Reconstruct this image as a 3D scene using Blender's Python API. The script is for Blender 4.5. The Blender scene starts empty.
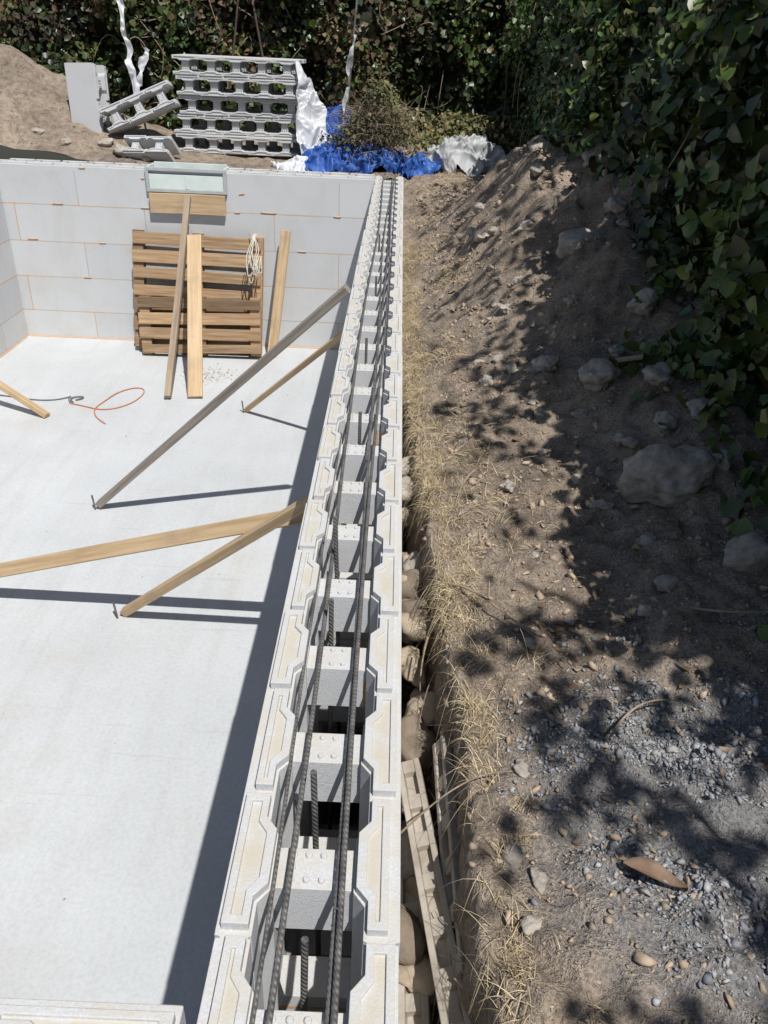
import bpy, bmesh, math, random
import numpy as np
from mathutils import Vector, Matrix, Euler, noise
random.seed(7); rng=np.random.default_rng(7)
scene=bpy.context.scene
COL=scene.collection
SX,SY=-0.27,0.50            # shadow displacement per metre of height

# ------------------------------------------------------------ materials
def mat_new(name):
    m=bpy.data.materials.new(name); m.use_nodes=True
    nt=m.node_tree; nt.nodes.clear()
    o=nt.nodes.new('ShaderNodeOutputMaterial'); b=nt.nodes.new('ShaderNodeBsdfPrincipled')
    nt.links.new(b.outputs[0],o.inputs[0])
    return m,nt,b
def noise_n(nt,scale,detail=4,rough=.55,vec=None):
    n=nt.nodes.new('ShaderNodeTexNoise'); n.inputs['Scale'].default_value=scale
    n.inputs['Detail'].default_value=detail; n.inputs['Roughness'].default_value=rough
    if vec is not None: nt.links.new(vec,n.inputs['Vector'])
    return n
def ramp(nt,src,stops):
    r=nt.nodes.new('ShaderNodeValToRGB'); e=r.color_ramp.elements
    while len(e)<len(stops): e.new(.5)
    for i,(p,c) in enumerate(stops):
        e[i].position=p
        e[i].color=(c[0],c[1],c[2],1) if hasattr(c,'__len__') else (c,c,c,1)
    nt.links.new(src,r.inputs[0]); return r
def mix(nt,fac,a,b,mode='MIX'):
    m=nt.nodes.new('ShaderNodeMix'); m.data_type='RGBA'; m.blend_type=mode
    for inp,v in ((m.inputs[0],fac),(m.inputs[6],a),(m.inputs[7],b)):
        if isinstance(v,bpy.types.NodeSocket): nt.links.new(v,inp)
        elif hasattr(v,'__len__'): inp.default_value=(v[0],v[1],v[2],1)
        else: inp.default_value=v
    return m.outputs[2]
def math_n(nt,op,a,b=None,clamp=False):
    m=nt.nodes.new('ShaderNodeMath'); m.operation=op; m.use_clamp=clamp
    for i,v in enumerate((a,b)):
        if v is None: continue
        if isinstance(v,bpy.types.NodeSocket): nt.links.new(v,m.inputs[i])
        else: m.inputs[i].default_value=v
    return m.outputs[0]
def bump(nt,b,h,strength=.5,dist=.01):
    n=nt.nodes.new('ShaderNodeBump'); n.inputs['Strength'].default_value=strength
    n.inputs['Distance'].default_value=dist
    nt.links.new(h,n.inputs['Height']); nt.links.new(n.outputs[0],b.inputs['Normal']); return n
def coords(nt): 
    return nt.nodes.new('ShaderNodeTexCoord').outputs['Object']

def m_eps(name,seams=False,tone=.56):
    m,nt,b=mat_new(name); co=coords(nt)
    n1=noise_n(nt,260,2,.6,co); n2=noise_n(nt,3.5,4,.65,co); n3=noise_n(nt,22,4,.6,co)
    c=ramp(nt,n1.outputs[0],[(.3,(tone*.86,tone*.87,tone*.885)),(.7,(tone*1.07,tone*1.08,tone*1.085))]).outputs[0]
    d=ramp(nt,n2.outputs[0],[(.48,0),(.74,.45)]).outputs[0]
    c=mix(nt,d,c,(tone*.86,tone*.82,tone*.75))
    geo=nt.nodes.new('ShaderNodeNewGeometry'); sep=nt.nodes.new('ShaderNodeSeparateXYZ'); nt.links.new(geo.outputs['Normal'],sep.inputs[0])
    spz=nt.nodes.new('ShaderNodeSeparateXYZ'); nt.links.new(co,spz.inputs[0])
    upf=math_n(nt,'GREATER_THAN',sep.outputs[2],.7)
    up=math_n(nt,'MULTIPLY',upf,ramp(nt,n3.outputs[0],[(.36,0.05),(.64,.7)]).outputs[0])
    c=mix(nt,up,c,(.53,.49,.415))
    if seams:
        rec=math_n(nt,'MULTIPLY',upf,math_n(nt,'MULTIPLY',math_n(nt,'LESS_THAN',spz.outputs[2],-.004),math_n(nt,'GREATER_THAN',spz.outputs[2],-.013)))
        rn=ramp(nt,n3.outputs[0],[(.35,.3),(.6,.85)]).outputs[0]
        c=mix(nt,math_n(nt,'MULTIPLY',rec,rn),c,(.52,.475,.385))
        sp=spz
        cb=nt.nodes.new('ShaderNodeCombineXYZ')
        nt.links.new(math_n(nt,'ADD',sp.outputs[0],sp.outputs[1]),cb.inputs[0])
        wob=math_n(nt,'MULTIPLY',noise_n(nt,9,3,.6,co).outputs[0],.006)
        nt.links.new(math_n(nt,'ADD',math_n(nt,'ADD',sp.outputs[2],.020),wob),cb.inputs[1])
        br=nt.nodes.new('ShaderNodeTexBrick'); nt.links.new(cb.outputs[0],br.inputs['Vector'])
        br.inputs['Scale'].default_value=1; br.inputs['Brick Width'].default_value=1.25; br.inputs['Row Height'].default_value=.345
        br.inputs['Mortar Size'].default_value=.0042; br.inputs['Mortar Smooth'].default_value=.2
        br.inputs['Color1'].default_value=(.955,.96,.97,1); br.inputs['Color2'].default_value=(1.04,1.04,1.03,1)
        side=math_n(nt,'LESS_THAN',spz.outputs[2],-.06)
        c=mix(nt,side,c,mix(nt,1.0,c,br.outputs['Color'],'MULTIPLY'))
        fn=noise_n(nt,2.6,4,.7,co)
        foam=ramp(nt,fn.outputs[0],[(.44,(.40,.39,.38)),(.50,(.55,.36,.20)),(.62,(.58,.30,.12))]).outputs[0]
        c=mix(nt,math_n(nt,'MULTIPLY',br.outputs['Fac'],side),c,foam)
        stn=nt.nodes.new('ShaderNodeMapping'); stn.inputs['Scale'].default_value=(3,3,.8); nt.links.new(co,stn.inputs[0])
        sm=ramp(nt,noise_n(nt,1.3,5,.7,stn.outputs[0]).outputs[0],[(.55,0),(.75,.25)]).outputs[0]
        c=mix(nt,math_n(nt,'MULTIPLY',sm,side),c,(.40,.35,.29))
    nt.links.new(c,b.inputs['Base Color']); b.inputs['Roughness'].default_value=.9
    bump(nt,b,math_n(nt,'ADD',n1.outputs[0],math_n(nt,'MULTIPLY',n3.outputs[0],.6)),.35,.003)
    return m
M_EPS=m_eps('eps_foam',tone=.52); M_EPSW=m_eps('eps_wall',True,.57)

def m_wood(name,c1,c2,c3,var=.25):
    m,nt,b=mat_new(name); co=coords(nt)
    mp=nt.nodes.new('ShaderNodeMapping'); mp.inputs['Scale'].default_value=(1.2,26,26); nt.links.new(co,mp.inputs[0])
    oi=nt.nodes.new('ShaderNodeObjectInfo')
    cb=nt.nodes.new('ShaderNodeVectorMath'); cb.operation='ADD'; nt.links.new(mp.outputs[0],cb.inputs[0])
    sc=nt.nodes.new('ShaderNodeVectorMath'); sc.operation='SCALE'; sc.inputs[0].default_value=(13,27,31); nt.links.new(oi.outputs['Random'],sc.inputs['Scale'])
    nt.links.new(sc.outputs[0],cb.inputs[1])
    n=noise_n(nt,1.6,6,.65,cb.outputs[0]); n2=noise_n(nt,5,4,.6,co)
    c=ramp(nt,n.outputs[0],[(.32,c1),(.52,c2),(.72,c3)]).outputs[0]
    d=ramp(nt,n2.outputs[0],[(.52,0),(.75,.5)]).outputs[0]
    c=mix(nt,d,c,(.27,.21,.16))
    c=mix(nt,1.0,c,ramp(nt,oi.outputs['Random'],[(0,1-var),(1,1+var*.5)]).outputs[0],'MULTIPLY')
    nt.links.new(c,b.inputs['Base Color']); b.inputs['Roughness'].default_value=.75
    bump(nt,b,n.outputs[0],.5,.002); return m
M_WOOD=m_wood('fresh_timber',(.40,.27,.15),(.53,.38,.22),(.61,.46,.30),.12)
M_WOODG=m_wood('weathered_timber',(.17,.145,.12),(.27,.235,.20),(.38,.34,.29))
M_WOODT=m_wood('rough_timber',(.26,.19,.13),(.38,.29,.20),(.48,.39,.29))
M_WOODP=m_wood('pallet_timber',(.20,.12,.06),(.34,.22,.12),(.48,.34,.20),.5)

def m_simple(name,c1,c2,scale=12,rough=.8,bs=.4,bd=.005,metal=0,island=None,det=5):
    m,nt,b=mat_new(name); co=coords(nt)
    n=noise_n(nt,scale,det,.65,co)
    c=ramp(nt,n.outputs[0],[(.32,c1),(.68,c2)]).outputs[0]
    if island:
        g=nt.nodes.new('ShaderNodeNewGeometry')
        r=ramp(nt,g.outputs['Random Per Island'],[(i/(len(island)-1),k) for i,k in enumerate(island)]).outputs[0]
        c=mix(nt,1.0,c,r,'MULTIPLY')
    nt.links.new(c,b.inputs['Base Color']); b.inputs['Roughness'].default_value=rough; b.inputs['Metallic'].default_value=metal
    bump(nt,b,n.outputs[0],bs,bd); return m
M_ROCK=m_simple('river_stone',(.25,.225,.19),(.48,.42,.35),26,.9,.8,.014)
M_ROCKT=m_simple('buried_stone',(.32,.25,.18),(.50,.41,.30),12,.95,.6,.012)
M_ROCKD=m_simple('dark_buried_stone',(.15,.12,.09),(.28,.22,.16),14,.95,.6,.012)
M_GRAV=m_simple('gravel_chips',(.25,.255,.265),(.39,.395,.405),40,.9,.3,.002,0,[(.5,.51,.53),(.85,.86,.88),(1.15,1.15,1.15),(1,.93,.84)],3)
M_CLOD=m_simple('dirt_clods',(.32,.25,.185),(.47,.375,.285),30,.95,.4,.003,0,[(.65,.64,.62),(.95,.93,.9),(1.15,1.1,1.05)],3)
M_STRAW=m_simple('dry_straw',(.44,.35,.21),(.64,.53,.35),20,.8,.1,.001,0,[(.5,.44,.38),(.9,.88,.85),(1.1,1.1,1.05)],2)
M_ROOT=m_simple('root_bark',(.20,.15,.10),(.38,.3,.22),30,.9,.4,.002)
M_BARK=m_simple('bark',(.05,.04,.03),(.12,.09,.07),18,.9,.6,.01)
M_TARPW=m_simple('white_plastic',(.55,.56,.58),(.68,.69,.70),5,.4,.5,.01)
M_CLOTHG=m_simple('grey_white_sack',(.30,.31,.31),(.50,.50,.50),6,.6,.5,.01)
M_TARPB=m_simple('blue_tarp',(.012,.05,.24),(.03,.12,.42),7,.55,.4,.01)
M_ORANGE=m_simple('orange_cable',(.50,.17,.06),(.58,.22,.09),20,.5,.1,.001)
M_CABLEG=m_simple('grey_cable',(.08,.08,.08),(.16,.16,.16),20,.5,.1,.001)
M_SKIM=m_simple('skimmer_plastic',(.58,.66,.61),(.70,.75,.71),8,.4,.1,.001)
M_SKIMG=m_simple('skimmer_frame_plastic',(.36,.38,.38),(.46,.48,.48),8,.5,.1,.001)
M_ROPE=m_simple('rope_fibre',(.46,.43,.36),(.62,.58,.5),60,.9,.5,.003)
M_DEAD=m_simple('dead_leaf',(.13,.08,.05),(.22,.14,.09),30,.7,.3,.002)

def m_steel():
    m,nt,b=mat_new('rebar_steel'); co=coords(nt)
    n=noise_n(nt,25,4,.6,co)
    c=ramp(nt,n.outputs[0],[(.35,(.11,.105,.10)),(.6,(.20,.19,.18)),(.8,(.27,.19,.13))]).outputs[0]
    nt.links.new(c,b.inputs['Base Color']); b.inputs['Roughness'].default_value=.6; b.inputs['Metallic'].default_value=.3
    w=nt.nodes.new('ShaderNodeTexWave'); w.wave_type='BANDS'; w.bands_direction='DIAGONAL'; w.inputs['Scale'].default_value=60; nt.links.new(co,w.inputs[0])
    bump(nt,b,w.outputs[1],.8,.002); return m
M_STEEL=m_steel()

def m_leaf(name,cols,rough=.42,lo=.45,hi=1.5):
    m,nt,b=mat_new(name)
    g=nt.nodes.new('ShaderNodeNewGeometry')
    c=ramp(nt,g.outputs['Random Per Island'],[(i/(len(cols)-1),k) for i,k in enumerate(cols)]).outputs[0]
    co=coords(nt); n=noise_n(nt,1.6,2,.6,co)
    c=mix(nt,1.0,c,ramp(nt,n.outputs[0],[(.36,(lo,lo,lo)),(.64,(hi,hi*.97,hi*.77))]).outputs[0],'MULTIPLY')
    nt.links.new(c,b.inputs['Base Color']); b.inputs['Roughness'].default_value=rough
    return m
M_IVY=m_leaf('ivy_leaf',[(.024,.045,.012),(.036,.066,.016),(.050,.09,.022),(.07,.11,.026),(.08,.065,.026)])
M_IVYB=m_leaf('ivy_leaf_back',[(.022,.042,.014),(.035,.065,.018),(.05,.085,.026),(.07,.10,.03),(.10,.07,.035)])
M_BROWNL=m_leaf('dead_leaves',[(.06,.04,.022),(.10,.07,.04),(.14,.10,.06),(.08,.06,.035)],.8)
M_LITTER=m_leaf('leaf_litter',[(.20,.13,.08),(.30,.21,.13),(.16,.10,.06),(.36,.27,.17)],.8,.8,1.1)
M_WEED=m_leaf('weed_leaf',[(.06,.08,.02),(.10,.12,.04),(.2,.16,.08),(.16,.12,.07)],.7)

def m_ground():
    m,nt,b=mat_new('dirt_ground'); co=coords(nt)
    n1=noise_n(nt,1.7,5,.65,co); n2=noise_n(nt,16,6,.75,co); n3=noise_n(nt,130,3,.75,co)
    c=ramp(nt,n1.outputs[0],[(.36,(.31,.25,.195)),(.5,(.42,.34,.262)),(.64,(.53,.43,.33))]).outputs[0]
    c=mix(nt,1.0,c,ramp(nt,n2.outputs[0],[(.34,(.52,.50,.48)),(.56,(1.02,1.0,.98)),(.7,(1.14,1.13,1.11))]).outputs[0],'MULTIPLY')
    c=mix(nt,1.0,c,ramp(nt,n3.outputs[0],[(.36,(.58,.58,.58)),(.58,(1.06,1.06,1.06))]).outputs[0],'MULTIPLY')
    sp=nt.nodes.new('ShaderNodeSeparateXYZ'); nt.links.new(co,sp.inputs[0])
    dx=math_n(nt,'DIVIDE',math_n(nt,'SUBTRACT',sp.outputs[0],.68),.42); dy=math_n(nt,'DIVIDE',math_n(nt,'SUBTRACT',sp.outputs[1],.90),.40)
    r=math_n(nt,'ADD',math_n(nt,'MULTIPLY',dx,dx),math_n(nt,'MULTIPLY',dy,dy))
    r=math_n(nt,'ADD',r,math_n(nt,'MULTIPLY',n2.outputs[0],1.0))
    g=ramp(nt,math_n(nt,'MULTIPLY',r,.55),[(.55,.75),(1.0,0)])
    gv=ramp(nt,n3.outputs[0],[(.36,(.13,.135,.14)),(.62,(.34,.345,.35))]).outputs[0]
    c=mix(nt,g.outputs[0],c,gv)
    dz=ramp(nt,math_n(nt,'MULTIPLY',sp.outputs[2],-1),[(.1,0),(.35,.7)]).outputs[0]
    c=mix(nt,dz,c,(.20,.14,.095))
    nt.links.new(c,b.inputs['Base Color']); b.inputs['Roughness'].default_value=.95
    h=math_n(nt,'ADD',n2.outputs[0],math_n(nt,'MULTIPLY',n3.outputs[0],.35))
    bump(nt,b,h,1.0,.035); return m
M_GROUND=m_ground()

def m_floor():
    m,nt,b=mat_new('pool_slab_concrete'); co=coords(nt)
    n1=noise_n(nt,.9,5,.62,co); n2=noise_n(nt,60,3,.7,co); 
    mp=nt.nodes.new('ShaderNodeMapping'); mp.inputs['Scale'].default_value=(6,.7,1); mp.inputs['Rotation'].default_value=(0,0,.25); nt.links.new(co,mp.inputs[0])
    n3=noise_n(nt,1.3,5,.7,mp.outputs[0])
    c=ramp(nt,n1.outputs[0],[(.3,(.465,.48,.485)),(.7,(.55,.565,.57))]).outputs[0]
    c=mix(nt,ramp(nt,n3.outputs[0],[(.48,0),(.70,.4)]).outputs[0],c,(.43,.425,.41))
    c=mix(nt,1.0,c,ramp(nt,n2.outputs[0],[(.3,(.90,.90,.90)),(.6,(1.02,1.02,1.02))]).outputs[0],'MULTIPLY')
    st=noise_n(nt,.75,5,.7,co); 
    c=mix(nt,ramp(nt,st.outputs[0],[(.58,0),(.72,.35)]).outputs[0],c,(.46,.41,.34))
    v=nt.nodes.new('ShaderNodeMapping'); v.inputs['Scale'].default_value=(1,22,1); v.inputs['Rotation'].default_value=(0,0,1.1); nt.links.new(co,v.inputs[0])
    sc=ramp(nt,noise_n(nt,1.1,3,.6,v.outputs[0]).outputs[0],[(.66,0),(.70,.3)]).outputs[0]
    c=mix(nt,sc,c,(.38,.37,.355))
    nt.links.new(c,b.inputs['Base Color']); b.inputs['Roughness'].default_value=.85
    bump(nt,b,n2.outputs[0],.2,.003); return m
M_FLOOR=m_floor()

# ------------------------------------------------------------ mesh helpers
def add_obj(name,me,mat=None,parent=None,smooth=False):
    o=bpy.data.objects.new(name,me); COL.objects.link(o)
    if mat: me.materials.append(mat)
    if parent: o.parent=parent
    if smooth:
        me.polygons.foreach_set('use_smooth',[True]*len(me.polygons))
    return o
def empty(name):
    o=bpy.data.objects.new(name,None); COL.objects.link(o); o.empty_display_size=.1; return o
def mesh_np(name,V,F):
    me=bpy.data.meshes.new(name); V=np.asarray(V,dtype=np.float32); F=np.asarray(F,dtype=np.int32)
    me.vertices.add(len(V)); me.vertices.foreach_set('co',V.ravel())
    n,k=F.shape
    me.loops.add(n*k); me.loops.foreach_set('vertex_index',F.ravel())
    me.polygons.add(n); me.polygons.foreach_set('loop_start',np.arange(0,n*k,k,dtype=np.int32))
    try: me.polygons.foreach_set('loop_total',np.full(n,k,dtype=np.int32))
    except Exception: pass
    me.update(calc_edges=True); me.validate(); return me
def bevel(o,w=.002,seg=2):
    m=o.modifiers.new('bevel','BEVEL'); m.width=w; m.segments=seg; m.limit_method='ANGLE'; m.angle_limit=math.radians(40)
def box_bm(bm,x0,x1,y0,y1,z0,z1):
    v=[bm.verts.new((x,y,z)) for z in (z0,z1) for y in (y0,y1) for x in (x0,x1)]
    for f in ((0,2,3,1),(4,5,7,6),(0,1,5,4),(1,3,7,5),(3,2,6,7),(2,0,4,6)): bm.faces.new([v[i] for i in f])
def bm_obj(name,bm,mat,parent=None,smooth=False):
    bmesh.ops.recalc_face_normals(bm,faces=bm.faces[:])
    me=bpy.data.meshes.new(name); bm.to_mesh(me); bm.free(); return add_obj(name,me,mat,parent,smooth)

def beam(name,p0,p1,w,t,mat,side=(1,0,0),parent=None,bev=.003):
    p0=Vector(p0);p1=Vector(p1); L=(p1-p0).length; ax=(p1-p0).normalized()
    s=Vector(side); s=(s-ax*s.dot(ax)).normalized(); n=ax.cross(s)
    bm=bmesh.new(); nseg=6
    rings=[]
    bow=random.uniform(-.006,.006)
    for i in range(nseg+1):
        x=L*i/nseg; b_=bow*math.sin(math.pi*i/nseg)
        rings.append([bm.verts.new((x,yy+b_,zz)) for yy,zz in ((-w/2,-t/2),(w/2,-t/2),(w/2,t/2),(-w/2,t/2))])
    for a,b in zip(rings,rings[1:]):
        for j in range(4): bm.faces.new((a[j],a[(j+1)%4],b[(j+1)%4],b[j]))
    bm.faces.new(rings[0]); bm.faces.new(rings[-1][::-1])
    o=bm_obj(name,bm,mat,parent); o.matrix_world=Matrix.Translation(p0)@Matrix((ax,s,n)).transposed().to_4x4()
    bevel(o,bev); return o

def tube(name,pts,r,mat,parent=None,res=8,cyc=False,taper=None):
    cu=bpy.data.curves.new(name,'CURVE'); cu.dimensions='3D'; cu.bevel_depth=r; cu.bevel_resolution=3; cu.use_fill_caps=True
    sp=cu.splines.new('NURBS'); sp.points.add(len(pts)-1)
    for i,p in enumerate(pts):
        sp.points[i].co=(p[0],p[1],p[2],1)
        if taper: sp.points[i].radius=1-(1-taper)*i/(len(pts)-1)
    sp.use_endpoint_u=True; sp.order_u=min(4,len(pts)); sp.resolution_u=res
    tmp=bpy.data.objects.new('t',cu); COL.objects.link(tmp)
    dg=bpy.context.evaluated_depsgraph_get(); me=bpy.data.meshes.new_from_object(tmp.evaluated_get(dg))
    bpy.data.objects.remove(tmp); me.materials.clear()
    return add_obj(name,me,mat,parent,True)

# ------------------------------------------------------------ foam form walls
W=.265; U=.252; TN=.052; TW=.070
def block_geo(bm,n,H,extra=0,course=.30,tr=None,groove=False):
    L=n*U+extra; start=len(bm.verts)
    jr=random.Random(n*13+int(H*100))
    for mir in (0,1):
        fx=(lambda x:W-x) if mir else (lambda x:x)
        off=0.0
        prof=[(0,TN,0.0)]
        for k in range(n):
            o=k*U
            if groove and k and k%5==2:
                prof.append((o-.0025,TN,off)); prof.append((o-.0012,TN-.005,off+.007))
                off=jr.uniform(-.0025,.003)
                prof.append((o+.0012,TN-.005,off+.007)); prof.append((o+.0025,TN,off))
            prof+= [(o+.055,TN,off),(o+.078,TW,off),(o+.174,TW,off),(o+.197,TN,off)]
        prof.append((L,TN,off))
        rows=[]
        for y,xi,xo in prof:
            rows.append([bm.verts.new((fx(xo),y,-.018)),bm.verts.new((fx(xi),y,-.018)),bm.verts.new((fx(xi),y,-H)),bm.verts.new((fx(xo),y,-H))])
        for a,b in zip(rows,rows[1:]):
            for j in range(4): bm.faces.new((a[j],a[(j+1)%4],b[(j+1)%4],b[j]))
        bm.faces.new(rows[0]); bm.faces.new(rows[-1][::-1])
        for k in range(n):
            o=k*U; s=(.012 if (k+mir)%2 else 0.002)+jr.uniform(-.001,.002)
            e0=jr.uniform(-.002,.004); e1=jr.uniform(-.004,.001); tz=jr.uniform(-.0025,0)
            if k%5==2: e0+=.003
            outl=[(.004+s,.007+e0),(.047,.007+e0),(.047,.055),(.066,.078),(.066,.174),(.047,.197),(.047,.245+e1),(.004+s,.245+e1)]
            inl=[(.016+s,.024),(.035,.024),(.035,.064),(.051,.086),(.051,.166),(.035,.188),(.035,.228),(.016+s,.228)]
            vb=[bm.verts.new((fx(x),o+y,-.019)) for x,y in outl]
            vt=[bm.verts.new((fx(x),o+y,tz)) for x,y in outl]
            wt=[bm.verts.new((fx(x),o+y,tz)) for x,y in inl]
            wb=[bm.verts.new((fx(x),o+y,-.0080)) for x,y in inl]
            for i in range(8):
                j=(i+1)%8
                bm.faces.new((vb[i],vb[j],vt[j],vt[i])); bm.faces.new((vt[i],vt[j],wt[j],wt[i])); bm.faces.new((wt[i],wt[j],wb[j],wb[i]))
            bm.faces.new(wb)
    nc=max(1,int((H-.05)/course)+1) if H>.3 else 1
    for k in range(n):
        yc=k*U+U/2
        for c in range(nc):
            z=-.032-c*course
            box_bm(bm,TW-.002,W-TW+.002,yc-.036,yc+.036,z-.105,z)
            if c==0:
                for sx in (-.036,-.012,.012,.036):
                    for sy in (-.022,.0,.022):
                        if sy==0 and abs(sx)<.02: continue
                        r=bmesh.ops.create_cone(bm,cap_ends=True,segments=7,radius1=.0065,radius2=.005,depth=.007)
                        bmesh.ops.translate(bm,verts=r['verts'],vec=(W/2+sx,yc+sy,z+.0028))
    if tr is not None:
        bm.verts.ensure_lookup_table()
        bmesh.ops.transform(bm,matrix=tr,verts=bm.verts[start:])
FLZ=-1.68
def wall(name,n,H,tr,extra=0,groove=False):
    bm=bmesh.new(); block_geo(bm,n,H,extra,tr=tr,groove=groove); o=bm_obj(name,bm,M_EPSW); bevel(o,.0022,2); return o
XL,XR=-.215,.05
wall('foam_block_wall',32,1.78,Matrix.Translation((XL,.175,0)),.076,True)
wall('foam_block_wall',14,1.78,Matrix.Translation((XL-.003,8.05,0))@Matrix.Rotation(math.radians(90),4,'Z'),.30)
wall('foam_block_wall',30,1.78,Matrix.Translation((-3.78-W,.33,0)),.15)
wall('foam_block_wall',14,1.78,Matrix.Translation((XL-.022,.318,0))@Matrix.Rotation(math.radians(90),4,'Z'),.0)

bm=bmesh.new(); box_bm(bm,-4.2,.3,.1,8.5,FLZ-.25,FLZ); bm_obj('concrete_floor',bm,M_FLOOR)

M_FOAM=m_simple('orange_foam',(.52,.28,.13),(.60,.42,.28),30,.8,.4,.003)
tube('sealant_bead',[(-3.775+i*.22,8.045-.006*random.random(),FLZ+.003) for i in range(17)],.008,M_FOAM)
tube('sealant_bead',[(-3.775+.006*random.random(),.6+i*.37,FLZ+.003) for i in range(21)],.008,M_FOAM)
bl=empty('expanding_foam_blobs')
for (x,z,l) in [(-3.3,-.36,.10),(-2.9,-.71,.06),(-2.45,-.365,.12),(-1.3,-.36,.15),(-.95,-.71,.08),(-3.6,-.70,.10),(-1.55,-.37,.05),(-.6,-.37,.07),(-3.1,-1.05,.07),(-3.0,-.03,.06),(-1.5,-.20,.05),(-2.42,-.10,.03)]:
    tube('blob',[(x+l*k/4,8.048,z+.008*random.random()) for k in range(5)],.006,M_FOAM,bl,3)

# ------------------------------------------------------------ rebar
rb=empty('reinforcing_bars')
def bar(x0,z0,y0,y1,r,am,ph):
    pts=[]; n=26
    for i in range(n+1):
        y=y0+(y1-y0)*i/n
        pts.append((x0+am*math.sin(y*1.3+ph)+.004*noise.noise((y*2,ph,0)),y,z0+.006*noise.noise((y*1.5,ph,3))+.004))
    return tube('bar',pts,r,M_STEEL,rb,6)
bar(-.128,-.018,.3,8.2,.0050,.010,0.3)
bar(-.048,-.018,.3,8.2,.0050,.006,1.2)
bar(-.034,-.006,.25,8.2,.0048,.009,2.6)
bar(-.065,-.020,2.2,8.2,.0045,.012,4.0)
bar(-.145,-.020,.3,2.4,.0035,.006,2.0)
for i,(x,y,t,l) in enumerate([(-.095,.665,-.01,.01),(-.088,.93,.035,-.01),(-.105,1.40,.045,.0),(-.096,1.66,.10,-.02),(-.09,2.42,.05,.0),(-.1,3.18,.05,0),(-.09,4.19,.05,0),(-.1,5.2,.06,0)]):
    tube('stub',[(x,y,-1.2),(x,y,-.5),(x+l,y+.01,t)],.0056,M_STEEL,rb,4)
for y in (.71,1.96,3.2,4.6):
    tube('tie_wire',[(-.05,y,-.03),(-.02,y+.005,.006),(-.06,y+.02,.01),(-.04,y-.01,-.02)],.0010,M_STEEL,rb,6)

# ------------------------------------------------------------ terrain
def ss(a,b,x):
    t=min(1,max(0,(x-a)/(b-a))); return t*t*(3-2*t)
def edge(y):
    xs=[-2,1.2,1.5,2.0,2.7,3.2,12]; es=[.170,.170,.145,.118,.078,.05,.02]
    return float(np.interp(y,xs,es))
def H(x,y):
    p=Vector((x,y,0))
    n1=noise.noise(p*1.4); n2=noise.noise(p*5+Vector((5,0,0))); n3=noise.noise(p*17+Vector((0,9,0))); n4=noise.noise(p*38)
    r9=abs(noise.noise(p*10+Vector((3,3,0))))
    h=-.045+.02*n1+.028*n2+.018*n3+.010*n4+.045*r9
    if x>0 and y<10:
        m=ss(.10,.78,x)*ss(1.9,4.3,y)*(1-ss(5.3,7.6,y))
        lump=noise.noise(p*2.6+Vector((1,2,3)))*.22+abs(noise.noise(p*5.1))*.16
        h+=m*(.46+lump)
        h+=.18*ss(.55,1.15,x)*ss(.9,2.4,y)*(1-ss(6,8,y)) 
        h-=.05*(1-ss(.05,.25,x))*ss(2.6,3.5,y)
    if y>8.2:
        q=(x+4.55)**2/2.1+(y-9.5)**2/.8
        h+=.92*math.exp(-q)*(1+.15*n2)+.05*ss(8.4,9.5,y)
    if x<-4: h+=.1*ss(-4.1,-6,x)
    if .0<x<.4 and -1.5<y<3.4:
        E=edge(y)+.028*noise.noise(Vector((0,y*4.2,1)))+.014*noise.noise(Vector((0,y*15,2)))
        t=ss(E-.026,E+.006,x)
        bot=-.44+.08*n2+.04*n3
        k=1-ss(2.5,3.3,y)
        low=h*(1-k)+bot*k
        t2=t if y>-.9 else 1
        h=low*(1-t2)+h*t2
    return h
def grow(a,step,end,f=1.25):
    out=[];x=a;s=step
    while abs(x-a)<abs(end-a): s*=f; x+=s if end>a else -s; out.append(x)
    return out
xs=sorted([v for v in grow(-4.045,.08,-70)])+list(np.arange(-4.045,.0499,.117))[:36]
xs=[v for v in xs if v<.045]+[.05]+list(np.arange(.056,.30,.006))+list(np.arange(.30,1.7,.013))+grow(1.7,.02,70)
ys=sorted(grow(-.3,.03,-70))+list(np.arange(-.3,3.0,.013))+list(np.arange(3.0,8.28,.028))+[8.315]+list(np.arange(8.35,11.5,.05))+grow(11.5,.06,70)
xs=sorted(set(round(float(v),4) for v in xs)); ys=sorted(set(round(float(v),4) for v in ys))
nx,ny=len(xs),len(ys)
V=np.zeros((ny*nx,3),dtype=np.float32)
for j,y in enumerate(ys):
    for i,x in enumerate(xs):
        inside=(-4.04<x<.049 and .20<y<8.31)
        V[j*nx+i]=(x,y,-.05 if inside else H(x,y))
F=[]
for j in range(ny-1):
    yc=(ys[j]+ys[j+1])/2
    for i in range(nx-1):
        xc=(xs[i]+xs[i+1])/2
        if -4.0451<xc<.05 and .19<yc<8.315: continue
        F.append((j*nx+i,j*nx+i+1,(j+1)*nx+i+1,(j+1)*nx+i))
add_obj('ground',mesh_np('ground',V,np.array(F)),M_GROUND,smooth=True)

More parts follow.
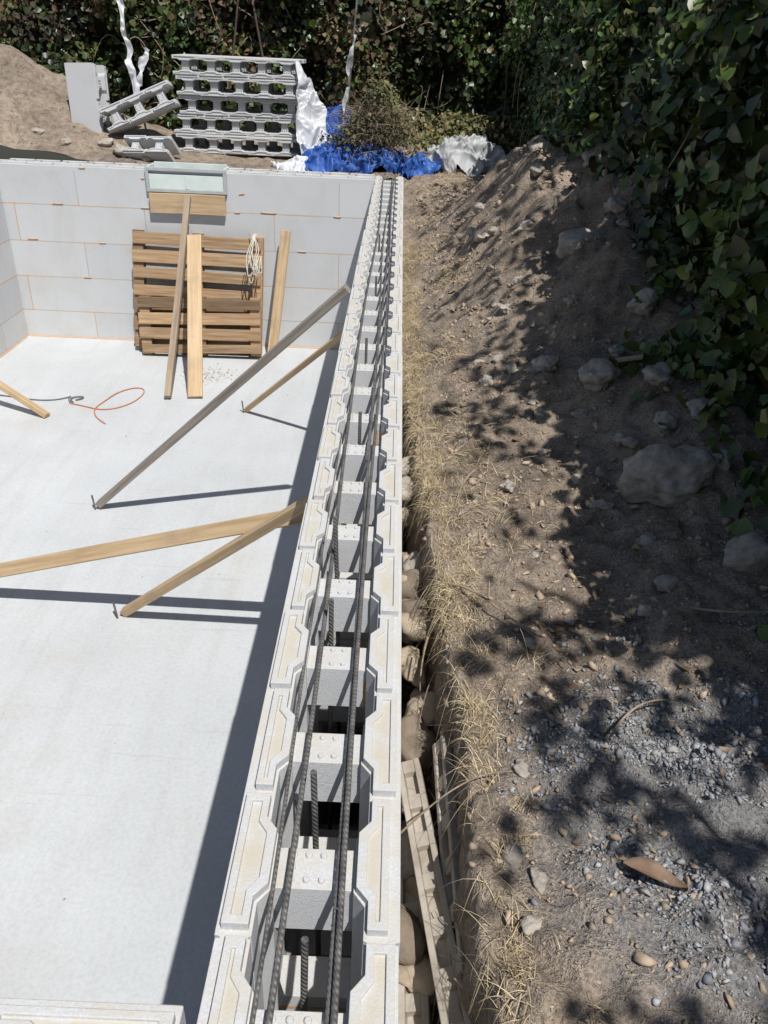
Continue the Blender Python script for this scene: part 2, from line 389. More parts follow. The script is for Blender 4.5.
# ------------------------------------------------------------ rocks
def ico_template(sub,seed,amp,flat=.7,jag=1.0):
    bm=bmesh.new(); bmesh.ops.create_icosphere(bm,subdivisions=sub,radius=1)
    for v in bm.verts:
        c=v.co.copy()
        d=1+amp*noise.noise(c*jag+Vector((seed*3.1,seed,0)))+.35*amp*noise.noise(c*jag*2.7+Vector((seed,0,7)))+.10*amp*noise.noise(c*jag*8+Vector((seed,5,7)))
        v.co*=d; v.co.z*=flat
    Vv=np.array([v.co[:] for v in bm.verts]); Ff=np.array([[v.index for v in f.verts] for f in bm.faces]); bm.free(); return Vv,Ff
def rock(name,p,s,mat,seed,rot=0,flat=.7,amp=.35,sub=4):
    Vv,Ff=ico_template(sub,seed,amp,flat,1.1)
    me=mesh_np(name,Vv*np.array(s),Ff); o=add_obj(name,me,mat,smooth=True)
    o.location=p; o.rotation_euler=(random.uniform(-.2,.2),random.uniform(-.2,.2),rot); return o
rock('boulder',(.80,2.02,H(.80,2.02)+.055),(.130,.09,.105),M_ROCK,3,.3,.8,.45,5)
rock('boulder',(.90,1.66,H(.90,1.66)+.02),(.07,.05,.05),M_ROCK,5,.5,.8,.4)
rock('boulder',(.72,2.62,H(.72,2.62)+.02),(.075,.06,.06),M_ROCK,15,.9,.8,.5)
rock('boulder',(.78,3.5,H(.78,3.5)+.02),(.09,.07,.07),M_ROCK,17,.2,.8,.5)
stn=[(.56,2.78,.04),(.62,1.98,.028),(.70,1.80,.03),(.74,2.30,.028),(.88,2.50,.045),(.82,2.80,.03),(.92,2.95,.05),(.95,3.7,.045),(.55,3.5,.03),(.70,3.15,.028),(.33,1.36,.014),(.27,1.02,.014),(.23,.83,.018),(.27,.80,.014),(.245,.72,.016),(1.0,4.4,.06),(.8,4.9,.055),(.65,2.5,.022),(.9,1.38,.025),(.6,3.9,.04),(.45,4.3,.035),(.66,2.2,.018),(.58,2.15,.016),(.35,3.0,.02),(.86,2.30,.032),(.97,2.3,.04),(.5,2.6,.016),(.70,4.4,.04),(.9,4.1,.05),(.5,5.0,.04),(.95,2.05,.03)]
for _ in range(34):
    y=random.uniform(1.5,5.2); stn.append((random.uniform(.35,1.0),y,random.uniform(.008,.02)*(1+.15*y)))
for i,(x,y,s) in enumerate(stn):
    rock('stone',(x,y,H(x,y)+s*.35),(s*random.uniform(.9,1.4),s*random.uniform(.8,1.1),s),M_ROCK,i+10,random.random()*3,random.uniform(.6,.9),.55,4 if s>.025 else 3)
ts=empty('trench_rubble')
for i in range(52):
    y=random.uniform(.75,2.6); s=.018+.042*random.random()**1.4
    if 1.2<y<2.1 and random.random()<.45: s=random.uniform(.038,.058)
    x=random.uniform(.066,max(.080,edge(y)-.02)); z=-.36+.14*ss(1.0,2.6,y)+random.uniform(-.05,.08)+(.05 if s>.036 else 0)
    o=rock('stone',(x,y,z),(s*random.uniform(.8,1.2),s*random.uniform(.8,1.3),s),random.choice([M_ROCKT,M_ROCKD,M_ROCKT,M_ROCK]),i+50,random.random()*3,random.uniform(.6,.9),.55,3); o.parent=ts
for i,(x,y,s) in enumerate([(-2.75,8.6,.08),(-2.95,8.75,.06),(-2.5,8.55,.05),(-3.3,8.6,.05),(-.9,8.7,.06),(-3.6,8.7,.05)]):
    rock('stone',(x,y,H(x,y)+s*.3),(s*1.3,s,s),M_ROCK,i+80,random.random()*3,.7,.4)

def chip_template(seed):
    r=np.random.default_rng(seed)
    bm=bmesh.new()
    for _ in range(11):
        v=r.normal(size=3); v/=np.linalg.norm(v); v*=r.uniform(.75,1.1); bm.verts.new(v*np.array([1,.85,.65]))
    res=bmesh.ops.convex_hull(bm,input=bm.verts[:])
    loose=[v for v in bm.verts if not v.link_faces]; bmesh.ops.delete(bm,geom=loose,context='VERTS')
    bmesh.ops.triangulate(bm,faces=bm.faces[:]); bm.verts.index_update()
    Vv=np.array([v.co[:] for v in bm.verts]); Ff=np.array([[v.index for v in f.verts] for f in bm.faces]); bm.free(); return Vv,Ff
TEM=[chip_template(k) for k in range(10)]
def scatter(name,pts,sizes,mat):
    VV=[];FF=[];off=0
    for p,s in zip(pts,sizes):
        v,f=TEM[random.randrange(10)]
        R=np.array(Euler((random.gauss(0,.5),random.gauss(0,.5),random.random()*6)).to_matrix())
        sc=s*np.array([random.uniform(.7,1.35),random.uniform(.7,1.2),random.uniform(.6,1.1)])
        VV.append((v*sc)@R.T+np.array(p)); FF.append(f+off); off+=len(v)
    return add_obj(name,mesh_np(name,np.concatenate(VV),np.concatenate(FF)),mat)
pts=[];sz=[]
while len(pts)<8000:
    x=random.gauss(.62,.20); y=random.gauss(.98,.20)
    if x<.22 or y<.3 or x>1.5: continue
    if noise.noise(Vector((x*5,y*5,0)))+.25<random.random()*.7-.1: continue
    s=min(.013,.0020+.0021*random.expovariate(1)); pts.append((x,y,H(x,y)+s*.4)); sz.append(s)
scatter('gravel',pts,sz,M_GRAV)
pts=[];sz=[]
while len(pts)<12500:
    y=.3+7.5*random.random()**1.6; x=.17+1.1*random.random()
    if x<edge(y)+.03: continue
    if noise.noise(Vector((x*4,y*4,8)))<random.random()*.8-.5: continue
    s=min(.016,.0018+.0025*random.expovariate(1)); s*=(1+.16*y); pts.append((x,y,H(x,y)+s*.25)); sz.append(s)
while len(pts)<13700:
    x=random.uniform(-4.5,1.2); y=random.uniform(8.33,9.8); s=.006+.010*random.random()**3
    pts.append((x,y,H(x,y))); sz.append(s)
while len(pts)<14900:
    y=random.uniform(.5,3); x=random.uniform(.055,edge(y)); s=.004+.014*random.random()**2
    pts.append((x,y,H(x,y))); sz.append(s)
scatter('dirt_clods',pts,sz,M_CLOD)
pts=[(random.gauss(-1.72,.12),random.gauss(7.15,.12),FLZ+.003) for _ in range(300)]
pts+=[(random.uniform(-3.7,-.3),random.uniform(.7,8),FLZ+.002) for _ in range(200)]
scatter('rubble',pts,[(.003+.010*random.random()**3)*(1 if i<300 else .6) for i,_ in enumerate(pts)],M_CLOD)

# ------------------------------------------------------------ straw / roots
def ribbons(name,starts,mat):
    VV=[];FF=[];o=0
    for (p,d,L,w,droop) in starts:
        p=Vector(p); d=Vector(d).normalized(); s=d.cross(Vector((random.random()-.5,random.random()-.5,random.random()))).normalized()*w
        n=4
        for i in range(n+1):
            t=i/n; q=p+d*(L*t)+Vector((0,0,-droop*t*t*L)); ww=s*(1-.8*t)
            VV+= [(q-ww)[:],(q+ww)[:]]
            if i<n: FF.append((o+2*i,o+2*i+1,o+2*i+3,o+2*i+2))
        o+=2*(n+1)
    return add_obj(name,mesh_np(name,np.array(VV),np.array(FF)),mat)
st=[]
for _ in range(7500):
    y=.5+3.8*random.random()**.8
    if noise.noise(Vector((y*3,0,5)))<random.random()*.9-.6: continue
    if y<1.5 and random.random()<.5: continue
    E=edge(y); x=E+abs(random.gauss(0,.045))+.0
    z=H(x+.02,y)+.003
    a=random.uniform(-1,1)
    st.append(((x,y,z),(-.8+random.random()*.9,a,.1+.4*random.random()),.02+.07*random.random(),.0007,random.uniform(.4,1.8)))
for _ in range(240):
    y=random.uniform(1.3,5.6) if random.random()<.9 else random.uniform(.5,1.3); E=edge(y); x0=E+.008+abs(random.gauss(0,.055))
    lean=random.uniform(-1,.4); ly=random.uniform(-.8,.8); hh=random.uniform(.03,.075)*(1+.12*y)
    for k in range(random.randint(14,40)):
        x=x0+random.gauss(0,.011); yy=y+random.gauss(0,.015)
        st.append(((x,yy,H(x,yy)),(lean*.6+random.gauss(0,.35),ly*.5+random.gauss(0,.35),random.uniform(.4,1.2)),hh*random.uniform(.5,1.3),.0008,random.uniform(.3,1.6)))
for _ in range(3400):
    cx,cy,cr=random.choice([(.3,1.95,.14),(.25,2.4,.12),(.35,7.4,.3),(.25,6.2,.25),(.5,8.0,.3),(.2,5,.12),(.3,4.2,.1),(.2,3.2,.12),(.5,8.7,.3)])
    x=random.gauss(cx,cr*.6); y=random.gauss(cy,cr)
    if x<edge(y)+.01: continue
    st.append(((x,y,H(x,y)+.002),(random.uniform(-1,1),random.uniform(-1,1),random.uniform(.05,.8)),.02+.05*random.random()+.012*y*random.random(),.0008+.00012*y,random.uniform(.2,1)))
ribbons('dry_grass',st,M_STRAW)
def root(pts,r): tube('root',pts,r,M_ROOT,None,8,taper=.35)
root([(.13,1.6,-.05),(.2,1.58,.02),(.27,1.45,-.0),(.36,1.38,-.02)],.004)
root([(.055,.93,-.10),(.11,.95,-.04),(.17,.99,.0),(.25,1.0,-.01)],.0022)
root([(.12,1.9,-.1),(.12,1.78,-.16),(.15,1.7,-.08),(.2,1.72,-.01)],.0025)
root([(.12,1.5,-.12),(.09,1.42,-.2),(.12,1.36,-.28)],.0025)
root([(.22,2.05,-.02),(.27,2.2,.01),(.33,2.15,-.0)],.005)
root([(.16,1.2,-.1),(.12,1.25,-.22),(.14,1.2,-.35)],.0025)
root([(.45,1.1,-.01),(.52,1.2,.02),(.62,1.18,.0)],.003)
root([(.72,1.5,.0),(.8,1.42,.04),(.95,1.45,.05)],.004)
for i in range(30):
    y=random.uniform(.6,2.8); E=edge(y); z=-.05-.25*random.random()
    root([(E+.01,y,z),(E-.03,y+random.uniform(-.05,.05),z-.02),(E-.05,y+random.uniform(-.12,.12),z-random.uniform(.02,.15))],random.uniform(.0008,.0022))

def slat(name,p0,p1,side,w,th):
    p0=Vector(p0);p1=Vector(p1);ax=(p1-p0).normalized();L=(p1-p0).length
    s=Vector(side); s=(s-ax*s.dot(ax)).normalized(); n=ax.cross(s)
    bm=bmesh.new()
    box_bm(bm,0,L,-w/2,-w/2+w*.24,-th/2,th/2); box_bm(bm,0,L,w/2-w*.24,w/2,-th/2,th/2)
    box_bm(bm,0.002,L-.002,-w/2+w*.238,w/2-w*.238,-th/2,-th/6)
    k=int(L/.085)
    for i in range(k+1):
        x=i*(L-.03)/k; box_bm(bm,x,x+.03,-w/2+w*.238,w/2-w*.238,-th/2+.002,th/2-.002)
    o=bm_obj(name,bm,M_SLAT); o.matrix_world=Matrix.Translation(p0)@Matrix((ax,s,n)).transposed().to_4x4(); bevel(o,.002); return o
M_SLAT=m_simple('dusty_foam',(.28,.235,.185),(.48,.43,.36),11,.9,.3,.003)
slat('foam_form_strip',(.075,1.17,-.19),(.168,.56,-.22),(.9,.1,.25),.048,.028)
slat('foam_form_strip',(.085,1.10,-.31),(.095,.50,-.34),(.9,.1,.2),.055,.03)
slat('foam_form_strip',(.142,1.20,-.15),(.158,.74,-.20),(.4,0,.9),.045,.02)

beam('wood_scrap',(.77,2.72,H(.82,2.67)+.02),(.88,2.62,H(.86,2.64)+.03),.035,.018,M_WOODT)
bm=bmesh.new()
def leafmesh(bm,c,L,w,rot):
    n=8; rows=[]
    for i in range(n+1):
        t=i/n; ww=w*math.sin(math.pi*min(1,max(.02,t**.8)))*.5+.001
        rows.append([bm.verts.new((L*(t-.5),s*ww,.012*abs(s)+.008*math.sin(t*5))) for s in (-1,0,1)])
    for a,b in zip(rows,rows[1:]):
        for j in range(2): bm.faces.new((a[j],a[j+1],b[j+1],b[j]))
    bmesh.ops.transform(bm,matrix=Matrix.Translation(c)@Matrix.Rotation(rot,4,'Z'),verts=bm.verts)
leafmesh(bm,(.45,.80,H(.45,.80)+.012),.10,.032,-.35); bm_obj('dead_leaf',bm,M_DEAD,None,True)

# ------------------------------------------------------------ timber in the pool
beam('timber_brace',(-1.91,4.62,FLZ+.03),(-.237,4.21,-.02),.05,.045,M_WOODG,(0,1,0))
beam('timber_brace',(-1.21,6.33,FLZ+.02),(-.235,5.4,-.57),.04,.04,M_WOOD,(0,1,0))
beam('timber_brace',(-1.40,3.49,FLZ+.02),(-.235,2.90,-.51),.045,.045,M_WOOD,(0,1,0))
beam('timber_brace',(-2.60,3.63,FLZ+.035),(-.235,3.15,-.75),.075,.04,M_WOOD,(0,.6,1))
beam('timber_brace',(-2.80,6.03,FLZ+.02),(-3.76,6.34,-1.2),.06,.04,M_WOOD,(0,1,0))
for p in ((-1.43,3.46),(-1.23,6.31),(-1.93,4.60)):
    tube('steel_stake',[(p[0],p[1],FLZ-.02),(p[0]-.005,p[1],FLZ+.05),(p[0]-.01,p[1],FLZ+.11)],.006,M_STEEL,None,3)
beam('timber_post',(-1.93,6.51,FLZ+.03),(-1.955,7.90,-.22),.055,.05,M_WOODT,(1,0,0))
beam('timber_plank',(-1.70,6.56,FLZ+.02),(-1.85,7.60,-.50),.13,.03,M_WOOD,(1,0,0))
beam('timber_plank',(-1.19,7.72,FLZ+.02),(-1.05,7.95,-.49),.095,.03,M_WOOD,(1,0,0))
for (y,z0,z1) in ((3.35,-1.66,-.62),(3.45,-1.66,-.80),(5.0,-1.6,-.4)):
    beam('timber_prop',(-.245,y,z0),(-.235,y,z1),.09,.03,M_WOODP,(0,1,0))

def pallet(T,w=1.25,h=1.05,nb=7,mat=M_WOODP):
    e=empty('wooden_pallet'); e.matrix_world=T
    def bx(nm,x0,x1,y0,y1,z0,z1):
        bm=bmesh.new(); cx,cy,cz=(x0+x1)/2,(y0+y1)/2,(z0+z1)/2
        box_bm(bm,x0-cx,x1-cx,y0-cy,y1-cy,z0-cz,z1-cz); o=bm_obj(nm,bm,mat,e); o.location=(cx,cy,cz); o.rotation_euler=(0,random.uniform(-.012,.012),0); bevel(o,.003)
    bh=h/nb
    for i in range(nb):
        g=random.uniform(.03,.07); bx('deck_board',-w/2+random.uniform(-.01,.01),w/2+random.uniform(-.01,.01),-.022,0,i*bh+g/2,(i+1)*bh-g/2)
    for x in (-w/2,-.05,w/2-.1): bx('stringer',x+.001,x+.099,.002,.092,.01,h-.01)
    for z in (.02,h/2-.05,h-.12): bx('bottom_board',-w/2+.005,w/2-.005,.094,.114,z,z+.1)
    return e
lean=Matrix.Rotation(math.radians(-13),4,'X')
pallet(Matrix.Translation((-1.87,7.60,FLZ+.02))@lean@Matrix.Rotation(math.radians(-1.5),4,'Y'),1.18,.58,4)
pallet(Matrix.Translation((-1.93,7.725,FLZ+.02))@lean@Matrix.Rotation(math.radians(1.0),4,'Y'),1.26,1.14,7)

rc=empty('rope')
for k in range(7):
    x=-1.36+random.gauss(0,.035); zt=-.50; zb=-.95+random.uniform(-.12,.12)
    tube('strand',[(x+random.gauss(0,.05),7.95,zt-.04),(x+random.gauss(0,.03),7.84,zt),(x+random.gauss(0,.03)+.02,7.76,zt-.15),(x+random.gauss(0,.03),7.66,(zt+zb)/2),(x+.03+random.gauss(0,.04),7.60,zb),(x+.06,7.66,zb+.18),(x+.05+random.gauss(0,.02),7.75,zt-.2)],.0045,M_ROPE,rc,5)

tube('extension_cord',[(-2.72,6.33,FLZ+.008),(-2.55,6.28,FLZ+.008),(-2.42,6.18,FLZ+.008),(-2.2,6.35,FLZ+.008),(-2.15,6.7,FLZ+.008),(-2.28,6.78,FLZ+.008),(-2.42,6.6,FLZ+.012),(-2.45,6.4,FLZ+.008),(-2.52,6.15,FLZ+.008),(-2.3,5.95,FLZ+.008)],.0045,M_ORANGE,None,10)
tube('power_cord',[(-2.72,6.33,FLZ+.008),(-2.80,6.45,FLZ+.008),(-2.74,6.52,FLZ+.01),(-2.84,6.38,FLZ+.008),(-3.1,6.35,FLZ+.008),(-3.5,6.5,FLZ+.008),(-3.9,6.4,FLZ+.008)],.005,M_CABLEG,None,10)
tube('power_cord',[(-2.70,6.40,FLZ+.01),(-2.62,6.46,FLZ+.015),(-2.70,6.50,FLZ+.012),(-2.78,6.42,FLZ+.015),(-2.7,6.34,FLZ+.015)],.006,M_CABLEG,None,10)

# skimmer box set in the far wall
sk=empty('pool_skimmer')
x0,x1,y0,y1,z0,z1=-2.37,-1.61,8.015,8.26,-.205,.012
bm=bmesh.new()
t=.03
box_bm(bm,x0,x1,y0,y0+.028,z1-t,z1); box_bm(bm,x0,x1,y0,y0+.028,z0,z0+t)
box_bm(bm,x0,x0+t,y0+.001,y0+.027,z0+t,z1-t); box_bm(bm,x1-t,x1,y0+.001,y0+.027,z0+t,z1-t)
o=bm_obj('front_frame',bm,M_SKIMG,sk); bevel(o,.003)
bm=bmesh.new()
box_bm(bm,x0+t,x1-t,y0+.012,y0+.020,z0+t,z1-t-.03)
box_bm(bm,x0+.01,x0+.03,y0+.029,y1,z0+.01,z1+.004); box_bm(bm,x1-.03,x1-.01,y0+.029,y1,z0+.01,z1+.004)
box_bm(bm,x0+.031,x1-.031,y1-.02,y1,z0+.01,z1+.02); box_bm(bm,-2.0,-1.97,y0+.006,y0+.011,z0+t+.004,z1-t-.034)
o=bm_obj('skimmer_body',bm,M_SKIM,sk); bevel(o,.003)
beam('plywood_board',(-2.35,8.015,-.305),(-1.63,8.015,-.305),.18,.03,M_WOOD,(0,0,1),sk)

# ------------------------------------------------------------ yard behind the pool
def place(name,n,org,Ld,Zd,w=1.0,ls=1.0,hs=1.0):
    Y=Vector(Ld).normalized(); Z=Vector(Zd); Z=(Z-Y*Z.dot(Y)).normalized(); X=Y.cross(Z)
    bm=bmesh.new(); block_geo(bm,n,.25)
    bmesh.ops.scale(bm,vec=(w,ls,hs),verts=bm.verts)
    o=bm_obj(name,bm,M_EPS); bevel(o,.002)
    M=Matrix((X,Y,Z)).transposed().to_4x4(); o.matrix_world=Matrix.Translation(org)@M; return o
gz=H(-1.7,9.1)
for i in range(5):
    z=gz+.165+.01+i*.176; a=random.uniform(-.03,.05)
    for k in (0,1):
        place('foam_block',5,(-2.27+random.uniform(-.05,.03)+.03*k,9.0+.29*k+random.uniform(-.015,.015),z),(1,a,0),(0,-1,0),.66)
place('foam_block',3,(-3.02,8.85,H(-2.9,8.9)+.26),(1,.1,.42),(.15,-1,.25),.85)
place('foam_block',2,(-2.72,8.62,H(-2.7,8.7)+.17),(1,-.2,.05),(0,-.8,.7),.7)
place('foam_block',2,(-3.03,8.90,H(-3.2,8.9)-.05),(-.03,.12,1),(1,-.15,0),1.0,1.3,1.25)

def sheet(name,fn,nx,ny,mat,amp,sc,seed):
    VV=[];FF=[]
    for j in range(ny+1):
        for i in range(nx+1):
            u,v=i/nx,j/ny; p=Vector(fn(u,v)); q=p*sc+Vector((seed,seed*2,0))
            d=Vector((noise.noise(q),noise.noise(q+Vector((9,0,0))),noise.noise(q+Vector((0,9,0)))))
            r=1-abs(noise.noise(q*1.7))*2.2; r2=1-abs(noise.noise(q*4.1))*2.2
            p=p+d*amp+Vector((0,-.5,.7))*amp*(.6*r+.22*r2)
            VV.append(p[:])
            if i<nx and j<ny: a=j*(nx+1)+i; FF.append((a,a+1,a+nx+2,a+nx+1))
    return add_obj(name,mesh_np(name,np.array(VV),np.array(FF)),mat)
def heap(cx,cy,rx,ry,h):
    def fn(u,v):
        a=(u*2-1);b=(v*2-1)
        x=a*math.sqrt(max(0,1-b*b/2)); y=b*math.sqrt(max(0,1-a*a/2)); r2=x*x+y*y
        k=1+.25*noise.noise(Vector((cx+x*1.5,cy+y*1.5,4)))
        X,Y=cx+x*rx*k,cy+y*ry*k
        return (X,Y,H(X,Y)+h*(1-r2)**.6 if r2<1 else H(X,Y)-.03)
    return fn
sheet('blue_tarp',heap(-.42,9.0,.58,.42,.20),110,70,M_TARPB,.10,5.2,1)
sheet('blue_tarp',heap(-.76,8.74,.24,.25,.14),60,50,M_TARPB,.08,7,4)
sheet('blue_tarp',heap(.20,8.72,.18,.20,.13),50,50,M_TARPB,.08,7,9)
sheet('blue_tarp',heap(-.60,9.25,.30,.25,.46),60,50,M_TARPB,.13,6,6)
sheet('white_plastic_sack',heap(.68,9.0,.38,.30,.28),90,60,M_CLOTHG,.10,5.5,13)
def drape(u,v): 
    return (-1.03+.16*u+.22*(1-v)*u, 8.98-.2*(1-v)+.25*u, gz+.82*v*(1-.3*u)+.02)
sheet('white_plastic_sheet',drape,50,90,M_TARPW,.07,6,21)
sheet('white_plastic_sheet',heap(-.98,8.62,.26,.14,.07),60,40,M_TARPW,.06,9,27)
def strip(x0,y0,z0,x1,z1,w):
    return lambda u,v:(x0+(x1-x0)*v+w*(u-.5)*(.4+.9*abs(math.sin(v*7))),y0,z0+(z1-z0)*v)
sheet('plastic_strip',strip(-2.66,9.05,.45,-2.80,1.75,.06),8,90,M_TARPW,.05,7,31)
sheet('plastic_strip',strip(-2.70,9.10,.55,-2.55,.95,.06),8,40,M_TARPW,.04,8,37)
tube('steel_stake',[(-2.60,9.1,.0),(-2.72,9.12,.8),(-2.84,9.15,1.9)],.010,M_STEEL,None,4)
tube('steel_stake',[(-.58,9.1,.2),(-.52,9.1,.8),(-.46,9.1,1.55)],.010,M_STEEL,None,4)
sheet('plastic_strip',strip(-.58,9.08,.45,-.48,1.15,.035),6,60,M_CLOTHG,.04,8,41)

# ------------------------------------------------------------ foliage
def leaves(name,P,size,mat,face=None,spread=1.0,parent=None):
    P=np.asarray(P); n=len(P)
    shp=np.array([(0,0,0),(-.5,.12,.10),(-.38,.62,.10),(0,1.0,-.05),(.38,.62,.10),(.5,.12,.10)])
    nrm=rng.normal(size=(n,3))*spread
    if face is not None: nrm+=np.array(face)
    nrm/=np.linalg.norm(nrm,axis=1)[:,None]
    t=rng.normal(size=(n,3))*.6+np.array((0,0,-.8)); t-=nrm*np.sum(t*nrm,axis=1)[:,None]; t/=np.linalg.norm(t,axis=1)[:,None]
    s=np.cross(t,nrm); sz=(size*rng.uniform(.45,1.35,size=n))[:,None,None]
    V=P[:,None,:]+sz*(shp[None,:,0:1]*s[:,None,:]+shp[None,:,1:2]*t[:,None,:]+shp[None,:,2:3]*nrm[:,None,:])
    V=V.reshape(-1,3); b=(np.arange(n)*6)[:,None]
    F=np.concatenate([b+np.array([0,1,2,3]),b+np.array([0,3,4,5])],axis=1).reshape(-1,4)
    return add_obj(name,mesh_np(name,V,F),mat,parent)
def hx(y,z):
    base=float(np.interp(y,[-2,.6,1.3,2.7,4,6,9,11.5],[1.38,1.32,1.17,1.18,1.30,1.36,1.40,1.5]))
    return base+.24*noise.noise(Vector((y*1.1,z*1.3,0)))+.17*noise.noise(Vector((y*2.9,z*2.9,4)))-.14*ss(.4,1.4,z)+.25*ss(1.45,1.9,z)
P=[]
while len(P)<62000:
    y=-.6+12*random.random()**1.5; z=random.uniform(.0,1.95)
    x=hx(y,z); g=H(min(x,1.6),y)
    if z<g-.02: continue
    if noise.noise(Vector((y*2.4,z*2.4,9)))<random.random()*.8-.55: continue
    P.append((x+random.gauss(0,.04)+abs(random.gauss(0,.04)),y,z))
for _ in range(200):
    y=random.uniform(1.2,8.0); z=random.uniform(.5,1.5); x=hx(y,z)
    dy=random.uniform(-.4,.4); L=random.uniform(.25,.7)
    for k in range(int(L*70)):
        t=k/(L*70); p=(x-.02-.15*math.sin(t*2.2)+random.gauss(0,.015),y+dy*t*L,z-L*t)
        if p[2]>H(p[0],p[1]): P.append((p[0],p[1]+random.gauss(0,.02),p[2]))
for _ in range(4600):
    y=random.uniform(1.4,7.0); x=hx(y,.3)-abs(random.gauss(0,.12))
    if noise.noise(Vector((x*3,y*3,4)))<-.05: continue
    P.append((x,y,H(x,y)+.02+.06*random.random()))
hd=leaves('ivy_hedge',P,.046,M_IVY,(-1,-.3,.5),.95)
def core(name,fn,nu,nv,parent):
    VV=[];FF=[]
    for j in range(nv+1):
        for i in range(nu+1):
            VV.append(fn(i/nu,j/nv))
            if i<nu and j<nv: a=j*(nu+1)+i; FF.append((a,a+1,a+nu+2,a+nu+1))
    return add_obj(name,mesh_np(name,np.array(VV),np.array(FF)),M_CORE,parent,smooth=True)
M_CORE=m_simple('hedge_dark_backing',(.010,.012,.006),(.03,.028,.016),9,.95,.8,.05)  # near-black sheet behind the leaves; shade inside the hedge put into its colour
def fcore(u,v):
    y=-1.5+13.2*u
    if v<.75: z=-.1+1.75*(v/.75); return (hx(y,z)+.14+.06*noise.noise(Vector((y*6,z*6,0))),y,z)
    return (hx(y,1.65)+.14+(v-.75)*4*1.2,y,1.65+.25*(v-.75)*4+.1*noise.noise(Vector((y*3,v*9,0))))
core('dark_backing',fcore,220,40,hd)
for i in range(26):
    y=random.uniform(1.5,9); z=random.uniform(.3,1.5); x=hx(y,z)-.03
    tube('vine_stem',[(x,y,z),(x-.05,y+random.uniform(-.2,.2),z-.2),(x-.02,y+random.uniform(-.3,.3),z-.45)],.003,M_ROOT,hd,4)
P=[]
for _ in range(230):
    y=1.1+4.5*random.random()**1.2; x=random.uniform(.3,1.05); P.append((x,y,H(x,y)+.005))
leaves('leaf_litter',P,.020,M_LITTER,(0,0,1),.45)
def by(x,z): return 11.0+.42*noise.noise(Vector((x*.9,z*.9,3)))+.26*noise.noise(Vector((x*2.5,z*2.5,6)))
P=[];PB=[]
while len(P)<26000:
    x=random.uniform(-6.5,2.2); z=random.uniform(-.05,2.2)
    nn=noise.noise(Vector((x*1.8,z*1.8,2)))
    if nn<random.random()*.9-.5: continue
    p=(x,by(x,z)-abs(random.gauss(0,.12)),z)
    brown=noise.noise(Vector((x*.9+3,z*1.2,8)))+.3*math.exp(-((x+1.9)/1.1)**2)
    (PB if brown>.2 and random.random()<.6 else P).append(p)
hb=leaves('ivy_hedge',P,.07,M_IVYB,(0,-.8,.5),.9)
leaves('dead_leaves',PB,.06,M_BROWNL,(0,-1,.3),.9,hb)
core('dark_backing',lambda u,v:(-7.5+10*u,by(-7.5+10*u,2.3*v)+.10,-.1+2.35*v),160,40,hb)  # dark backing sheet behind the far hedge, shade in its colour
for (x0,x1,y) in ((1.25,1.1,10.6),(1.45,1.7,10.4),(-.2,-.6,10.8),(-2.2,-1.8,10.75),(-1.5,-1.9,10.8)):
    tube('hedge_stem',[(x0,y,-.05),((x0+x1)/2+.05,y,.9),(x1,y,2.3)],.018,M_BARK,hb,5,taper=.5)
for i in range(60):
    x=random.uniform(-4,1.4); z=random.uniform(.2,2.0); y=by(x,z)-.18
    tube('twig',[(x,y,z),(x+random.uniform(-.2,.2),y-.05,z+random.uniform(-.2,.3)),(x+random.uniform(-.4,.4),y-.08,z+random.uniform(-.3,.6))],.005,M_ROOT,hb,3)
P=[]
for _ in range(2600):
    a=random.gauss(0,.19); P.append((-.22+a,8.85+random.gauss(0,.16),.25+.55*math.exp(-(a/.28)**2)*random.random()+random.gauss(0,.05)))
wp=leaves('weed_pile',P,.032,M_WEED,(0,-.4,.8),.9)
st=[]
for _ in range(1100):
    a=random.gauss(0,.18); st.append(((-.22+a,8.85+random.gauss(0,.15),.15+.4*random.random()),(random.gauss(0,1),random.gauss(-.3,.6),random.uniform(0,1.3)),.12+.25*random.random(),.0025,random.uniform(.1,.8)))
ribbons('dry_twigs',st,M_ROOT).parent=wp
P=[]
for _ in range(1800):
    P.append((random.gauss(.9,.4),random.gauss(9.9,.3),.1+.35*random.random()))
leaves('weeds',P,.05,M_WEED,(0,-.3,.8),.8)

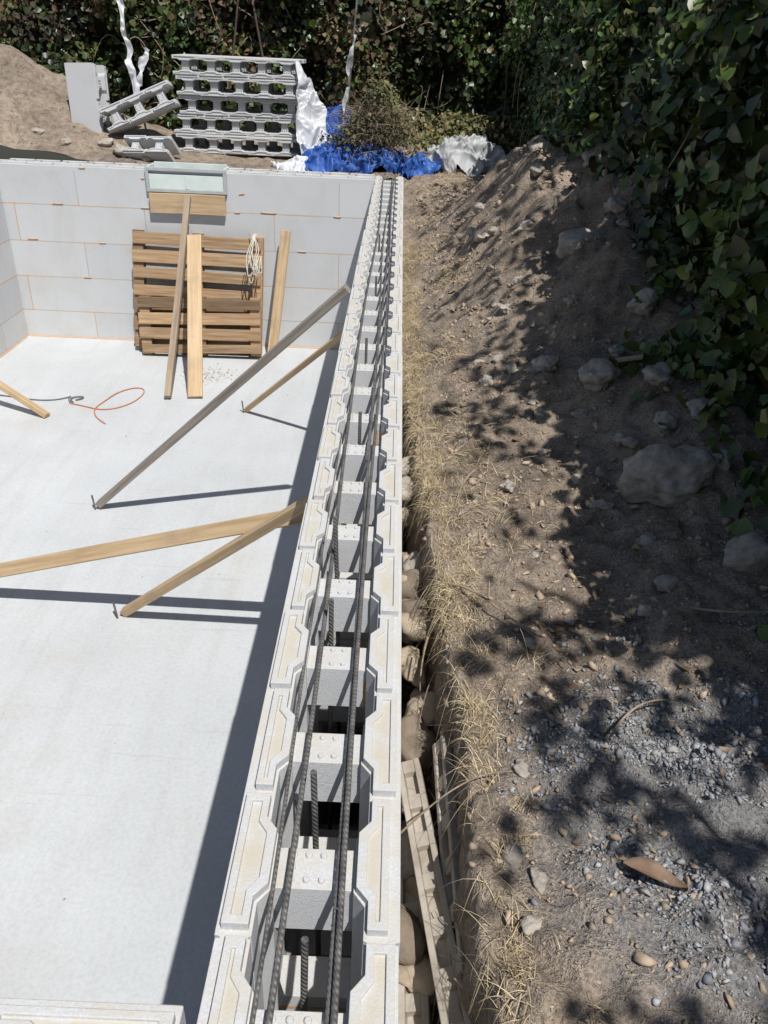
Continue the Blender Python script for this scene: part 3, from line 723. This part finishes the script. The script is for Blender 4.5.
# overhanging tree on the right (out of frame) whose crown dapples the bank
def shade(x,y):
    if y<.95: d=.66*ss(.36,.52,x)
    elif y<1.6: d=.84*ss(.22,.38,x)
    elif y<2.25: d=.47*ss(.58,.76,x)
    elif y<2.75: d=.66*ss(.18,.36,x)
    else: d=.54*ss(.20,.45,x)+.08
    return d
P=[]
tries=0
while len(P)<10500 and tries<300000:
    tries+=1
    x=random.uniform(.18,2.0); y=random.uniform(.1,8.2)
    if y>3 and random.random()<.25: continue
    n=noise.noise(Vector((x*7,y*6,2)))+.7*noise.noise(Vector((x*17,y*15,5)))
    d=shade(x,y)
    if n<.32-.62*d: continue
    z=2.35+.8*random.random(); h=z-(H(x,y) if x<1.7 else 0)
    P.append((x-SX*h,y-SY*h,z))
tr=empty('shade_tree')
leaves('crown',P,.042,M_IVY,(0,0,1),.5,tr)
tube('trunk',[(2.6,-.4,-.1),(2.5,-.2,1.2),(2.3,.2,2.2),(2.1,.6,3.0)],.14,M_BARK,tr,8,taper=.5)
for i,e in enumerate([(1.2,-1.0,2.9),(1.1,.2,2.8),(1.4,1.6,2.9),(1.6,3.0,2.8),(1.8,4.6,2.9),(1.7,6.2,2.9)]):
    tube('limb',[(2.45,-.1,1.5+.2*(i%3)),((2.4+e[0])/2+.1,(-.1+e[1])/2,2.5),e],.035,M_BARK,tr,8,taper=.25)

# ------------------------------------------------------------ camera / light
cam=bpy.data.cameras.new('camera'); co=bpy.data.objects.new('camera',cam); COL.objects.link(co)
co.location=(0,0,1.1); co.rotation_euler=(1.03972,-.0386,.02158)
cam.sensor_fit='VERTICAL'; cam.sensor_height=36; cam.sensor_width=27; cam.lens=36*800/1024; cam.clip_start=.02; cam.clip_end=500
scene.camera=co
sun=bpy.data.lights.new('sun','SUN'); sun.energy=4.8; sun.angle=math.radians(.5); sun.color=(1,.98,.95)
so=bpy.data.objects.new('sun',sun); COL.objects.link(so)
so.rotation_euler=Vector((SX,SY,-1)).to_track_quat('-Z','Y').to_euler(); so.location=(2,-4,8)
w=bpy.data.worlds.new('World'); scene.world=w; w.use_nodes=True; nt=w.node_tree
bg=nt.nodes['Background']; sky=nt.nodes.new('ShaderNodeTexSky'); sky.sky_type='NISHITA'; sky.sun_disc=False
sky.sun_elevation=math.radians(60.4); sky.sun_rotation=math.radians(151.6)
nt.links.new(sky.outputs[0],bg.inputs[0]); bg.inputs[1].default_value=.07
scene.view_settings.view_transform='Standard'; scene.view_settings.look='None'; scene.view_settings.exposure=0
